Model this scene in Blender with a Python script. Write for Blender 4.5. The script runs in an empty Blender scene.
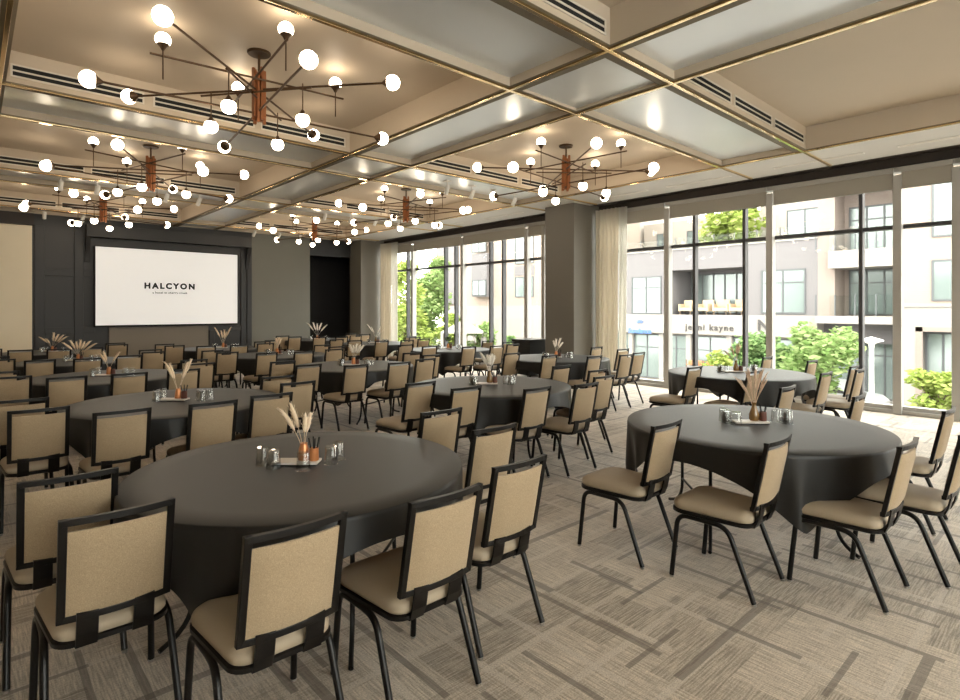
import bpy, math, random
from math import sin, cos, pi, radians as R
random.seed(7)
COL = bpy.context.scene.collection

# ------------------------------------------------------------------ materials
def mat(name, col, rough=.6, metal=0, spec=.5, noise=0, nscale=8, bump=0, bscale=60, emit=None, estr=0, sheen=0, trans=0, coat=0):
    m = bpy.data.materials.new(name); m.use_nodes = True
    nt = m.node_tree; b = nt.nodes['Principled BSDF']
    b.inputs['Base Color'].default_value = (*col, 1)
    b.inputs['Roughness'].default_value = rough
    b.inputs['Metallic'].default_value = metal
    b.inputs['Specular IOR Level'].default_value = spec
    b.inputs['Sheen Weight'].default_value = sheen
    b.inputs['Coat Weight'].default_value = coat
    if noise:
        tc = nt.nodes.new('ShaderNodeTexCoord'); n = nt.nodes.new('ShaderNodeTexNoise')
        n.inputs['Scale'].default_value = nscale; n.inputs['Detail'].default_value = 4
        nt.links.new(tc.outputs['Object'], n.inputs['Vector'])
        mx = nt.nodes.new('ShaderNodeMix'); mx.data_type = 'RGBA'
        mx.inputs[6].default_value = (*[c*(1-noise) for c in col], 1)
        mx.inputs[7].default_value = (*[min(1, c*(1+noise)) for c in col], 1)
        nt.links.new(n.outputs['Fac'], mx.inputs[0]); nt.links.new(mx.outputs[2], b.inputs['Base Color'])
    if bump:
        tc = nt.nodes.new('ShaderNodeTexCoord'); n = nt.nodes.new('ShaderNodeTexNoise')
        n.inputs['Scale'].default_value = bscale; n.inputs['Detail'].default_value = 3
        nt.links.new(tc.outputs['Object'], n.inputs['Vector'])
        bp = nt.nodes.new('ShaderNodeBump'); bp.inputs['Strength'].default_value = bump; bp.inputs['Distance'].default_value = .01
        nt.links.new(n.outputs['Fac'], bp.inputs['Height']); nt.links.new(bp.outputs['Normal'], b.inputs['Normal'])
    if emit:
        b.inputs['Emission Color'].default_value = (*emit, 1); b.inputs['Emission Strength'].default_value = estr
    return m

def glassmat(name, tint, refl=.08, rough=.0, edge=0):
    m = bpy.data.materials.new(name); m.use_nodes = True; nt = m.node_tree
    nt.nodes.clear(); o = nt.nodes.new('ShaderNodeOutputMaterial')
    t = nt.nodes.new('ShaderNodeBsdfTransparent'); t.inputs['Color'].default_value = (*tint, 1)
    g = nt.nodes.new('ShaderNodeBsdfGlossy'); g.inputs['Roughness'].default_value = rough
    mx = nt.nodes.new('ShaderNodeMixShader')
    lw = nt.nodes.new('ShaderNodeLayerWeight'); lw.inputs['Blend'].default_value = .35
    ma = nt.nodes.new('ShaderNodeMath'); ma.operation = 'MULTIPLY_ADD'
    ma.inputs[1].default_value = edge; ma.inputs[2].default_value = refl
    nt.links.new(lw.outputs['Facing'], ma.inputs[0]); nt.links.new(ma.outputs[0], mx.inputs[0])
    nt.links.new(t.outputs[0], mx.inputs[1]); nt.links.new(g.outputs[0], mx.inputs[2]); nt.links.new(mx.outputs[0], o.inputs[0])
    return m

def sheermat(name, col, fac):
    m = bpy.data.materials.new(name); m.use_nodes = True; nt = m.node_tree
    nt.nodes.clear(); o = nt.nodes.new('ShaderNodeOutputMaterial')
    d = nt.nodes.new('ShaderNodeBsdfDiffuse'); d.inputs[0].default_value = (*col, 1)
    t = nt.nodes.new('ShaderNodeBsdfTranslucent'); t.inputs[0].default_value = (*col, 1)
    mx = nt.nodes.new('ShaderNodeMixShader'); mx.inputs[0].default_value = fac
    nt.links.new(d.outputs[0], mx.inputs[1]); nt.links.new(t.outputs[0], mx.inputs[2]); nt.links.new(mx.outputs[0], o.inputs[0])
    return m

def fabricmat(name, col, dark):
    m = mat(name, col, .85, spec=.3, sheen=.2); nt = m.node_tree; b = nt.nodes['Principled BSDF']
    tc = nt.nodes.new('ShaderNodeTexCoord')
    ns = []
    for sc in ((700, 160, 160), (160, 700, 700)):
        mp = nt.nodes.new('ShaderNodeMapping'); mp.inputs['Scale'].default_value = sc
        n = nt.nodes.new('ShaderNodeTexNoise'); n.inputs['Scale'].default_value = 1; n.inputs['Detail'].default_value = 2
        nt.links.new(tc.outputs['Object'], mp.inputs[0]); nt.links.new(mp.outputs[0], n.inputs['Vector']); ns.append(n)
    a = nt.nodes.new('ShaderNodeMath'); a.operation = 'MULTIPLY'
    nt.links.new(ns[0].outputs['Fac'], a.inputs[0]); nt.links.new(ns[1].outputs['Fac'], a.inputs[1])
    r = nt.nodes.new('ShaderNodeValToRGB'); r.color_ramp.elements[0].position = .10; r.color_ramp.elements[1].position = .40
    r.color_ramp.elements[0].color = (*dark, 1); r.color_ramp.elements[1].color = (*col, 1)
    nt.links.new(a.outputs[0], r.inputs[0]); nt.links.new(r.outputs[0], b.inputs['Base Color'])
    return m

def carpetmat():
    m = bpy.data.materials.new('carpet'); m.use_nodes = True; nt = m.node_tree; L = nt.links.new
    b = nt.nodes['Principled BSDF']; b.inputs['Roughness'].default_value = .7; b.inputs['Specular IOR Level'].default_value = .5; b.inputs['Sheen Weight'].default_value = .35; b.inputs['Sheen Roughness'].default_value = .4
    tc = nt.nodes.new('ShaderNodeTexCoord')
    def N(t, **k):
        n = nt.nodes.new(t)
        for a, v in k.items(): n.inputs[a].default_value = v
        return n
    def mapped(sc, loc=(0, 0, 0), rot=0):
        mp = N('ShaderNodeMapping'); mp.inputs['Scale'].default_value = sc; mp.inputs['Location'].default_value = loc
        mp.inputs['Rotation'].default_value = (0, 0, rot); L(tc.outputs['Object'], mp.inputs[0]); return mp
    def ramp(src, p0, p1, c0=(0, 0, 0, 1), c1=(1, 1, 1, 1), interp='LINEAR'):
        r = nt.nodes.new('ShaderNodeValToRGB'); r.color_ramp.interpolation = interp
        r.color_ramp.elements[0].position = p0; r.color_ramp.elements[1].position = p1
        r.color_ramp.elements[0].color = c0; r.color_ramp.elements[1].color = c1
        L(src, r.inputs[0]); return r
    def mixc(f, c1, c2, bt='MIX'):
        x = nt.nodes.new('ShaderNodeMix'); x.data_type = 'RGBA'; x.blend_type = bt
        for s, i in ((f, 0), (c1, 6), (c2, 7)):
            if isinstance(s, (int, float)): x.inputs[i].default_value = s
            elif isinstance(s, tuple): x.inputs[i].default_value = (*s, 1)
            else: L(s, x.inputs[i])
        return x.outputs[2]
    dark = (.13, .10, .076); light = (.72, .63, .53)
    # fine woven streaks in the two directions, chosen block by block
    br = nt.nodes.new('ShaderNodeTexBrick'); br.inputs['Scale'].default_value = 1; br.inputs['Mortar Size'].default_value = 0
    br.inputs['Brick Width'].default_value = .47; br.inputs['Row Height'].default_value = .26
    br.inputs['Color1'].default_value = (0, 0, 0, 1); br.inputs['Color2'].default_value = (1, 1, 1, 1)
    L(mapped((1, 1, 1), (.1, .2, 0)).outputs[0], br.inputs['Vector'])
    sx = N('ShaderNodeTexNoise', Scale=1, Detail=3); L(mapped((7, 120, 1)).outputs[0], sx.inputs['Vector'])
    sy = N('ShaderNodeTexNoise', Scale=1, Detail=3); L(mapped((120, 7, 1)).outputs[0], sy.inputs['Vector'])
    sxy = N('ShaderNodeTexNoise', Scale=140, Detail=2); L(mapped((1, 1, 1)).outputs[0], sxy.inputs['Vector'])
    streak = mixc(ramp(br.outputs['Color'], .3, .7, (.22, .22, .22, 1), (.78, .78, .78, 1)).outputs[0], ramp(sx.outputs['Fac'], .38, .62).outputs[0], ramp(sy.outputs['Fac'], .38, .62).outputs[0])
    c = mixc(streak, (.22, .172, .128), (.86, .73, .59))
    tone = N('ShaderNodeTexNoise', Scale=.9, Detail=2); L(mapped((1, 1, 1)).outputs[0], tone.inputs['Vector'])
    c = mixc(.4, c, ramp(br.outputs['Color'], .2, .8, (.36, .30, .23, 1), (.80, .69, .56, 1)).outputs[0])
    # light bars and dark dashes: thin bands broken by noise, in both directions
    def bands(axis, period, width, seed, thr, ln):
        sep = nt.nodes.new('ShaderNodeSeparateXYZ'); L(mapped((1, 1, 1), (seed, seed*1.7, 0)).outputs[0], sep.inputs[0])
        a = sep.outputs[axis]
        d = N('ShaderNodeMath'); d.operation = 'DIVIDE'; L(a, d.inputs[0]); d.inputs[1].default_value = period
        f = N('ShaderNodeMath'); f.operation = 'FRACT'; L(d.outputs[0], f.inputs[0])
        lt = N('ShaderNodeMath'); lt.operation = 'LESS_THAN'; L(f.outputs[0], lt.inputs[0]); lt.inputs[1].default_value = width/period
        fl = N('ShaderNodeMath'); fl.operation = 'FLOOR'; L(d.outputs[0], fl.inputs[0])
        cb = nt.nodes.new('ShaderNodeCombineXYZ')
        o = N('ShaderNodeMath'); o.operation = 'DIVIDE'; L(sep.outputs[1-axis], o.inputs[0]); o.inputs[1].default_value = ln
        o2 = N('ShaderNodeMath'); o2.operation = 'FLOOR'; L(o.outputs[0], o2.inputs[0])
        L(fl.outputs[0], cb.inputs[0]); L(o2.outputs[0], cb.inputs[1]); cb.inputs[2].default_value = seed
        w = nt.nodes.new('ShaderNodeTexWhiteNoise'); L(cb.outputs[0], w.inputs['Vector'])
        g = N('ShaderNodeMath'); g.operation = 'GREATER_THAN'; L(w.outputs['Value'], g.inputs[0]); g.inputs[1].default_value = thr
        p = N('ShaderNodeMath'); p.operation = 'MULTIPLY'; L(lt.outputs[0], p.inputs[0]); L(g.outputs[0], p.inputs[1])
        q = N('ShaderNodeMath'); q.operation = 'MULTIPLY'; L(p.outputs[0], q.inputs[0])
        rr = ramp(sxy.outputs['Fac'], .3, .5, (.45, .45, .45, 1)); L(rr.outputs[0], q.inputs[1])
        return q.outputs[0]
    for ax, per, wd, sd, th, ln, cc in ((0, .37, .04, 3.1, .4, .95, light), (1, .31, .035, 5.3, .4, .7, light), (1, .77, .09, 8.9, .55, 2.6, light),
                                   (0, .46, .035, 1.3, .66, .45, dark), (1, .33, .028, 7.7, .68, .45, dark), (1, .71, .045, 2.2, .55, .5, dark), (0, .41, .03, 6.2, .7, .3, dark),
                                   (0, 1.37, .05, 4.4, .62, 1.6, dark)):
        f = bands(ax, per, wd, sd, th, ln)
        k = N('ShaderNodeMath'); k.operation = 'MULTIPLY'; L(f, k.inputs[0]); k.inputs[1].default_value = .68
        c = mixc(k.outputs[0], c, cc)
    grain = ramp(sxy.outputs['Fac'], .3, .7, (.62, .62, .62, 1), (1.0, 1.0, 1.0, 1))
    c = mixc(1.0, c, grain.outputs[0], 'MULTIPLY')
    L(c, b.inputs['Base Color'])
    bp = nt.nodes.new('ShaderNodeBump'); bp.inputs['Strength'].default_value = .35; bp.inputs['Distance'].default_value = .004
    L(sxy.outputs['Fac'], bp.inputs['Height']); L(bp.outputs['Normal'], b.inputs['Normal'])
    return m

def brickmat():
    m = mat('brick', (.6, .45, .36), .9); nt = m.node_tree; b = nt.nodes['Principled BSDF']
    tc = nt.nodes.new('ShaderNodeTexCoord'); mp = nt.nodes.new('ShaderNodeMapping'); mp.inputs['Rotation'].default_value = (0, R(90), R(90))
    br = nt.nodes.new('ShaderNodeTexBrick'); br.inputs['Scale'].default_value = 3
    br.inputs['Color1'].default_value = (0.274, 0.209, 0.169, 1); br.inputs['Color2'].default_value = (0.252, 0.191, 0.155, 1); br.inputs['Mortar'].default_value = (0.288, 0.252, 0.223, 1)
    sp = nt.nodes.new('ShaderNodeSeparateXYZ'); cb = nt.nodes.new('ShaderNodeCombineXYZ')
    nt.links.new(tc.outputs['Object'], sp.inputs[0]); nt.links.new(sp.outputs[1], cb.inputs[0]); nt.links.new(sp.outputs[2], cb.inputs[1])
    nt.links.new(cb.outputs[0], br.inputs['Vector']); nt.links.new(br.outputs['Color'], b.inputs['Base Color'])
    return m

def leafmat(name, c1, c2):
    m = bpy.data.materials.new(name); m.use_nodes = True; nt = m.node_tree; nt.nodes.clear()
    o = nt.nodes.new('ShaderNodeOutputMaterial'); g = nt.nodes.new('ShaderNodeNewGeometry')
    mx = nt.nodes.new('ShaderNodeMix'); mx.data_type = 'RGBA'; mx.inputs[6].default_value = (*c1, 1); mx.inputs[7].default_value = (*c2, 1)
    nt.links.new(g.outputs['Random Per Island'], mx.inputs[0])
    d = nt.nodes.new('ShaderNodeBsdfDiffuse'); t = nt.nodes.new('ShaderNodeBsdfTranslucent'); s = nt.nodes.new('ShaderNodeMixShader'); s.inputs[0].default_value = .4
    nt.links.new(mx.outputs[2], d.inputs[0]); nt.links.new(mx.outputs[2], t.inputs[0])
    nt.links.new(d.outputs[0], s.inputs[1]); nt.links.new(t.outputs[0], s.inputs[2]); nt.links.new(s.outputs[0], o.inputs[0])
    return m

M = dict(
    carpet=carpetmat(),
    blackmetal=mat('black_metal', (.006, .005, .0045), .36, .0, .28),
    steel=mat('glide_steel', (.5, .48, .45), .35, .9),
    pad=fabricmat('tan_woven', (.46, .35, .225), (.26, .19, .115)),
    seat=mat('taupe_seat', (.38, .31, .225), .55, spec=.35, noise=.06, nscale=5, bump=.1, bscale=400),
    cloth=mat('black_cloth', (.0062, .0064, .0066), .48, spec=.5, sheen=.06, noise=.1, nscale=3, bump=.08, bscale=500),
    brass=mat('brass', (.88, .68, .40), .12, 1.0),
    bronze=mat('bronze', (.10, .06, .035), .4, .8),
    copper=mat('copper', (.36, .15, .07), .35, .85),
    globe=mat('opal_globe', (.9, .85, .78), .4, emit=(1.0, .83, .62), estr=18),
    coffer=mat('coffer_plaster', (.55, .465, .365), .55, spec=.35, noise=.05, nscale=1.5),
    beam=mat('beam_paint', (.17, .14, .095), .6),
    greypanel=mat('grey_panel', (.76, .79, .81), .30, .42, .6, noise=.06, nscale=1.2),
    soffit=mat('soffit_paint', (.62, .60, .57), .6),
    ventwhite=mat('vent_white', (.66, .61, .53), .5),
    black=mat('void_black', (.006, .006, .006), .8),
    darkpanel=mat('charcoal_panel', (.022, .022, .024), .45, spec=.45),
    olive=mat('olive_wall', (.15, .148, .125), .6, noise=.06, nscale=2),
    column=mat('column_paint', (.155, .145, .125), .5, noise=.04, nscale=2),
    cream=mat('cream_partition', (.82, .73, .57), .8, noise=.05, nscale=2, bump=.1, bscale=200),
    browntack=mat('brown_board', (.21, .185, .155), .8),
    darkbrown=mat('dark_brown_header', (.03, .022, .018), .6),
    alu=mat('aluminium_grey', (.42, .41, .39), .5, .3),
    alulight=mat('aluminium_light', (.42, .41, .39), .5, .2),
    mullion=mat('dark_mullion', (.05, .05, .055), .5),
    glass=glassmat('window_glass', (.93, .95, .94), .012),
    tumbler=glassmat('tumbler_glass', (.95, .96, .96), .05, .02, .38),
    screen=mat('screen', (.8, .8, .8), .8, emit=(1, .99, .97), estr=.32),
    ink=mat('ink', (.01, .01, .01), .8),
    curtain=sheermat('curtain', (.80, .755, .67), .42),
    sheer=sheermat('sheer', (.85, .84, .80), .6),
    blind=sheermat('roller_blind', (.42, .39, .34), .3),
    vase=mat('orange_copper_vase', (.65, .26, .10), .3, .4),
    amber=mat('amber_glass', (.22, .12, .04), .12, .0, .8),
    rust=mat('rust_cup', (.13, .045, .03), .4),
    tray=mat('pale_tray', (.72, .66, .6), .35),
    plume=mat('plume_cream', (.85, .68, .50), .9, noise=.15, nscale=60),
    plumew=mat('plume_white', (.88, .82, .74), .9, noise=.1, nscale=60),
    reed=mat('reed_brown', (.66, .48, .35), .9, noise=.2, nscale=80),
    green=mat('plant_green', (.07, .12, .05), .7),
    white=mat('white_metal', (.8, .78, .74), .45),
    # outside
    brick=brickmat(),
    stucco=mat('white_stucco', (.25, .232, .215), .9),
    cream2=mat('cream_stucco', (0.317, 0.281, 0.245), .9),
    grey=mat('grey_cladding', (0.135, 0.126, 0.13), .85, noise=.03),
    pink=mat('tan_cladding', (0.223, 0.180, 0.158), .9),
    bglass=mat('facade_glass', (0.173, 0.209, 0.202), .15, .2, .8, noise=.15, nscale=.5),
    bframe=mat('facade_frame', (.075, .08, .085), .6),
    street=mat('street', (0.158, 0.151, 0.144), .9, noise=.1),
    walk=mat('sidewalk', (0.259, 0.245, 0.223), .9, noise=.05),
    bark=mat('bark', (.14, .10, .07), .9, noise=.3),
    leaf=leafmat('leaf', (.16, .26, .08), (.32, .40, .18)),
    leafy=leafmat('leaf_yellow', (.24, .32, .07), (.38, .44, .14)),
    leafd=leafmat('leaf_mid', (.11, .20, .075), (.22, .31, .13)),
    signblue=mat('sign_blue', (.07, .16, .40), .6),
    signgrey=mat('sign_grey', (.05, .045, .045), .6),
    orange=mat('orange_goods', (.45, .16, .07), .8),
    rattan=mat('rattan', (.42, .32, .21), .8),
    car=mat('silver_paint', (.36, .37, .38), .3, .4, coat=.5),
    tyre=mat('tyre', (.02, .02, .02), .8),
)

# ------------------------------------------------------------------ builders
class MB:
    def __init__(s): s.v = []; s.f = []; s.m = []
    def add(s, vs, fs, mi=0):
        o = len(s.v); s.v += vs; s.f += [tuple(i+o for i in f) for f in fs]; s.m += [mi]*len(fs); return s
    def box(s, x0, x1, y0, y1, z0, z1, mi=0):
        return s.add([(x, y, z) for z in (z0, z1) for y in (y0, y1) for x in (x0, x1)],
                     [(0, 2, 3, 1), (4, 5, 7, 6), (0, 1, 5, 4), (2, 6, 7, 3), (0, 4, 6, 2), (1, 3, 7, 5)], mi)
    def tube(s, pts, r, n=8, mi=0, cap=True, sx=1.0):
        pts = [tuple(p) for p in pts]; rings = []
        rr = r if isinstance(r, (list, tuple)) else [r]*len(pts)
        px = None
        for i, p in enumerate(pts):
            a = pts[max(i-1, 0)]; b = pts[min(i+1, len(pts)-1)]
            t = [b[k]-a[k] for k in range(3)]; l = math.sqrt(sum(c*c for c in t)) or 1; t = [c/l for c in t]
            if px is None:
                u = (1, 0, 0) if abs(t[0]) < .8 else (0, 1, 0)
            else: u = px
            d = sum(u[k]*t[k] for k in range(3)); u = [u[k]-d*t[k] for k in range(3)]
            l = math.sqrt(sum(c*c for c in u)) or 1; u = [c/l for c in u]; px = u
            w = [t[1]*u[2]-t[2]*u[1], t[2]*u[0]-t[0]*u[2], t[0]*u[1]-t[1]*u[0]]
            rings.append([tuple(p[k]+rr[i]*(sx*cos(2*pi*j/n)*u[k]+sin(2*pi*j/n)*w[k]) for k in range(3)) for j in range(n)])
        vs = [v for r_ in rings for v in r_]; fs = []
        for i in range(len(pts)-1):
            for j in range(n):
                fs.append((i*n+j, i*n+(j+1) % n, (i+1)*n+(j+1) % n, (i+1)*n+j))
        if cap: fs += [tuple(reversed(range(n))), tuple((len(pts)-1)*n+j for j in range(n))]
        return s.add(vs, fs, mi)
    def lathe(s, prof, n=20, c=(0, 0, 0), mi=0):
        vs = [(c[0]+r*cos(2*pi*j/n), c[1]+r*sin(2*pi*j/n), c[2]+z) for r, z in prof for j in range(n)]; fs = []
        for i in range(len(prof)-1):
            for j in range(n): fs.append((i*n+j, i*n+(j+1) % n, (i+1)*n+(j+1) % n, (i+1)*n+j))
        if prof[0][0] > 1e-6: fs.append(tuple(reversed(range(n))))
        if prof[-1][0] > 1e-6: fs.append(tuple((len(prof)-1)*n+j for j in range(n)))
        return s.add(vs, fs, mi)
    def sphere(s, c, r, n=16, mi=0, sz=1.0):
        prof = [(max(r*sin(pi*i/(n//2)), 1e-5), -r*sz*cos(pi*i/(n//2))) for i in range(n//2+1)]
        return s.lathe(prof, n, c, mi)
    def sheet(s, P, mi=0):           # grid of points
        h, w = len(P), len(P[0]); vs = [p for r_ in P for p in r_]
        return s.add(vs, [(i*w+j, i*w+j+1, (i+1)*w+j+1, (i+1)*w+j) for i in range(h-1) for j in range(w-1)], mi)
    def build(s, name, mats, parent=None, smooth=False, bevel=0, loc=None, solid=0, weld=False):
        me = bpy.data.meshes.new(name); me.from_pydata(s.v, [], s.f)
        for m in (mats if isinstance(mats, (list, tuple)) else [mats]): me.materials.append(M[m] if isinstance(m, str) else m)
        me.polygons.foreach_set('material_index', s.m)
        if smooth: me.polygons.foreach_set('use_smooth', [True]*len(s.f))
        if smooth == 'auto': me.set_sharp_from_angle(angle=R(40))
        me.update()
        o = bpy.data.objects.new(name, me); COL.objects.link(o)
        if parent: o.parent = parent
        if loc: o.location = loc
        if solid:
            k = o.modifiers.new('solid', 'SOLIDIFY'); k.thickness = solid
        if bevel:
            k = o.modifiers.new('bevel', 'BEVEL'); k.width = bevel; k.segments = 2; k.limit_method = 'ANGLE'
        return o

def tag(o, label, cat, group=None, kind=None):
    o['label'] = label; o['category'] = cat
    if group: o['group'] = group
    if kind: o['kind'] = kind
    return o
def empty(name, loc, rz=0, label=None, cat=None, group=None):
    o = bpy.data.objects.new(name, None); COL.objects.link(o); o.location = loc; o.rotation_euler.z = rz; o.empty_display_size = .1
    if label: tag(o, label, cat, group)
    return o
def struct(o, label=None):
    o['kind'] = 'structure'
    if label: o['label'] = label; 
    return o
def copy_tree(o, parent=None):
    c = o.copy(); COL.objects.link(c); c.parent = parent
    for ch in list(o.children): copy_tree(ch, c)
    return c
def bez(p0, p1, p2, n=6):
    return [tuple((1-t)**2*p0[k]+2*t*(1-t)*p1[k]+t*t*p2[k] for k in range(3)) for t in [i/n for i in range(n+1)]]

# ------------------------------------------------------------------ camera
EYE = 1.62; F = 564.13; CXP, HYP = 480., 308.5
AZ = R(90-47.885)                       # view direction turns this much from +Y to +X
cam = bpy.data.cameras.new('camera'); co = bpy.data.objects.new('camera', cam); COL.objects.link(co)
cam.sensor_width = 36; cam.lens = F/960*36; cam.shift_y = (HYP-350)/960; cam.clip_start = .02; cam.clip_end = 300
co.location = (0, 0, EYE); co.rotation_euler = (R(90), 0, -AZ)
bpy.context.scene.camera = co

# ------------------------------------------------------------------ room shell
XW, YF = 10.6, 17.25; XL, YB = -6.0, -4.0; ZC = 3.9; ZR = 4.22
struct(MB().box(XL-.2, XW+.35, YB-.2, YF+2.2, -.25, 0).build('floor', 'carpet'))
# screen wall: cream partition | charcoal panelling | olive wall | dark opening
struct(MB().box(XL-.2, 1.14, YF, YF+.2, 0, 4.6).build('wall_front_left', 'darkpanel'))
struct(MB().box(1.14, 6.31, YF, YF+.2, 0, 4.6).build('wall_front', 'darkpanel'))
struct(MB().box(6.31, 8.17, YF, YF+.2, 0, 4.6).build('wall_front_right', 'olive'))
w = MB(); w.box(8.17, XW, YF+1.9, YF+2.1, 0, 4.6).box(8.17-.1, 8.17, YF+.2, YF+2, 0, 4.6).box(8.17, XW, YF, YF+.2, 3.35, 4.6).box(XW-.02, XW+.2, YF, YF+2.1, 0, 4.6)
w.box(8.17, XW, YF+.2, YF+2.1, 3.6, 3.7)
struct(w.build('wall_vestibule', 'darkpanel'))
struct(MB().box(XL-.2, XL, YB, YF, 0, 4.6).build('wall_left', 'cream'))
struct(MB().box(XL-.2, XW+.2, YB-.2, YB, 3.5, 4.6).box(XL-.2, -1.0, YB-.2, YB, 0, 3.5).box(4.8, XW+.2, YB-.2, YB, 0, 3.5).box(-1.0, 4.8, YB-.2, YB, 0, .9).build('wall_back', 'cream'))
wb = struct(MB().box(-1.0, 4.8, YB-.11, YB-.09, .95, 3.45).build('window_3', 'glass'))  # unseen window added behind the camera to bring daylight onto the near chairs
MB().box(-1.0, 4.8, YB-.16, YB-.02, .9, .96).box(-1.0, 4.8, YB-.16, YB-.02, 3.42, 3.5).build('window_frame', 'mullion', wb)
for i in range(4): MB().box(-1.0+i*1.91, -.94+i*1.91, YB-.15, YB-.03, .96, 3.42).build('mullion', 'mullion', wb)
# columns at the window wall
struct(MB().box(9.64, XW, 7.65, 8.47, 0, 4.3).build('wall_column_near', 'column', bevel=.006))
struct(MB().box(9.64, XW+.2, 16.57, YF+.05, 0, 4.3).build('wall_column_far', 'column', bevel=.006))
struct(MB().box(9.9, XW, 8.47, 8.62, 0, 4.3).build('wall_return', 'column'))

# partition, a flat run of operable panels
pt = empty('operable_partition', (0, 0, 0), 0, 'cream fabric operable wall panels left of the charcoal panelling', 'partition')
for i in range(5):
    MB().box(1.10-1.22*(i+1)+.012, 1.10-1.22*i, YF-.09, YF-.002, .02, 3.60).build('panel', 'cream', pt, bevel=.008)
MB().box(XL, 1.14, YF-.12, YF-.002, 3.61, 3.89).build('head_track', 'darkbrown', pt)

# charcoal panel moulding
pm = empty('wall_panelling', (0, 0, 0), 0, 'charcoal raised-frame panelling around the projection screen', 'wall panelling')
def stile(x0, x1, z0, z1, y=.035): MB().box(x0, x1, YF-y, YF-.001, z0, z1).build('frame_rail', 'darkpanel', pm, bevel=.008)
for x0, x1 in ((1.15, 1.34), (1.93, 2.12), (5.98, 6.12), (6.16, 6.30), (5.10, 5.24)): stile(x0, x1, .15 if x0 != 5.10 else .15, 3.62 if x0 != 5.10 else 1.0)
for z0, z1 in ((2.42, 2.58), (1.0, 1.16), (.15, .3)):
    for x0, x1 in ((1.34, 1.93), (2.12, 2.36)): stile(x0, x1, z0, z1, .031)
for z0, z1 in ((2.30, 2.42), (.98, 1.12), (.15, .3)): stile(5.24 if z0 < 1.1 else 6.12, 6.16 if z0 > 1.2 else 5.98, z0, z1, .031)
stile(6.12, 6.16, .15, .3, .03)
hb = MB(); hb.box(2.15, 6.2, YF-.30, YF-.003, 3.42, 3.72)
for s, x in ((1, 2.15), (-1, 6.2)):
    prof = [(YF-.003, 3.42), (YF-.30, 3.42)] + [(YF-.30+.24*sin(t*pi/2/6)**1.0*1.0, 3.42-.62*(t/6)) for t in range(1, 7)] + [(YF-.003, 2.80)]
    n = len(prof); hb.add([(x, y, z) for y, z in prof] + [(x+s*.09, y, z) for y, z in prof], [tuple(range(n)), tuple(reversed(range(n, 2*n)))] + [(i, (i+1) % n, n+(i+1) % n, n+i) for i in range(n)])
tag(hb.build('screen_pelmet', 'darkpanel', bevel=.006), 'dark pelmet box with curved end brackets above the projection screen', 'pelmet')
tag(MB().box(2.66, 5.06, YF-.06, YF-.002, .0, 1.13).build('tack_board', 'browntack', bevel=.005), 'plain brown board on the wall under the projection screen', 'board')

sc = empty('projection_screen', (4.09, YF-.15, 2.19), 0, 'white projection screen showing a black hotel name', 'projection screen')
MB().box(-1.74, 1.74, -.02, .02, -1.0, 1.0).build('screen_surface', 'screen', sc)
fr = MB()
for a in ((-1.76, 1.76, 1.0, 1.02), (-1.76, 1.76, -1.04, -1.0), (-1.76, -1.74, -1, 1), (1.74, 1.76, -1, 1)): fr.box(a[0], a[1], -.03, .13, a[2], a[3])
fr.build('screen_border', 'black', sc)
def text(s, size, loc, rot, m, parent=None, name='lettering', extr=.004, off=0, space=1.0, align='CENTER'):
    cu = bpy.data.curves.new(name, 'FONT'); cu.body = s; cu.size = size; cu.align_x = align; cu.extrude = extr; cu.offset = off; cu.space_character = space
    t = bpy.data.objects.new(name, cu); me = bpy.data.meshes.new_from_object(t); bpy.data.objects.remove(t)
    me.materials.clear(); me.materials.append(M[m]); o = bpy.data.objects.new(name, me); COL.objects.link(o)
    o.location = loc; o.rotation_euler = rot
    if parent: o.parent = parent
    return o
text('HALCYON', .205, (-.04, -.026, -.03), (R(90), 0, 0), 'ink', sc, off=.011, space=1.42)
text('a hotel in cherry creek', .088, (-.04, -.026, -.17), (R(90), 0, 0), 'ink', sc, off=.0005, space=1.05)

# ------------------------------------------------------------------ ceiling
xl = [-6.0, -4.8, -.87, .22, 4.15, 5.24, 8.93]
yl = [-4.0, -1.61, -.39, 2.91, 4.13, 7.42, 8.67, 11.95, 13.1, 16.25, 17.25]
xk = [0, 1, 0, 1, 0, 1]                       # 1 = coffer column
yk = [1, 0, 1, 0, 1, 0, 1, 0, 1, 0]
ce = MB(); ce.box(XL-.2, XW+.2, YB-.2, YF+.2, 4.45, 4.6, 0)
B = .045
for i in range(len(xl)-1):
    for j in range(len(yl)-1):
        x0, x1, y0, y1 = xl[i]+B, xl[i+1]-B, yl[j]+B, yl[j+1]-B
        if xk[i] and yk[j]: z, mi = ZR, 1
        elif xk[i] or yk[j]: z, mi = ZC+.085, 2
        else: z, mi = ZC+.03, 2
        ce.box(x0-.001, x1+.001, y0-.001, y1+.001, z, z+.06, mi)
for k, x in enumerate(xl):
    ce.box(x-B, x+B, YB, YF, ZC, ZR+.3, 3 if False else 1)
for k, y in enumerate(yl):
    ce.box(XL, 8.93+B, y-B, y+B, ZC, ZR+.3, 1)
struct(ce.build('ceiling', ['soffit', 'coffer', 'greypanel', 'beam']))
struct(MB().box(8.93+B, 10.2, YB, YF, ZC, ZC+.3).build('ceiling_soffit', 'soffit'))
struct(MB().box(10.2, XW+.3, YB, YF, ZC+.02, ZC+.3).build('ceiling_blind_pocket', 'darkbrown'))
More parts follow.
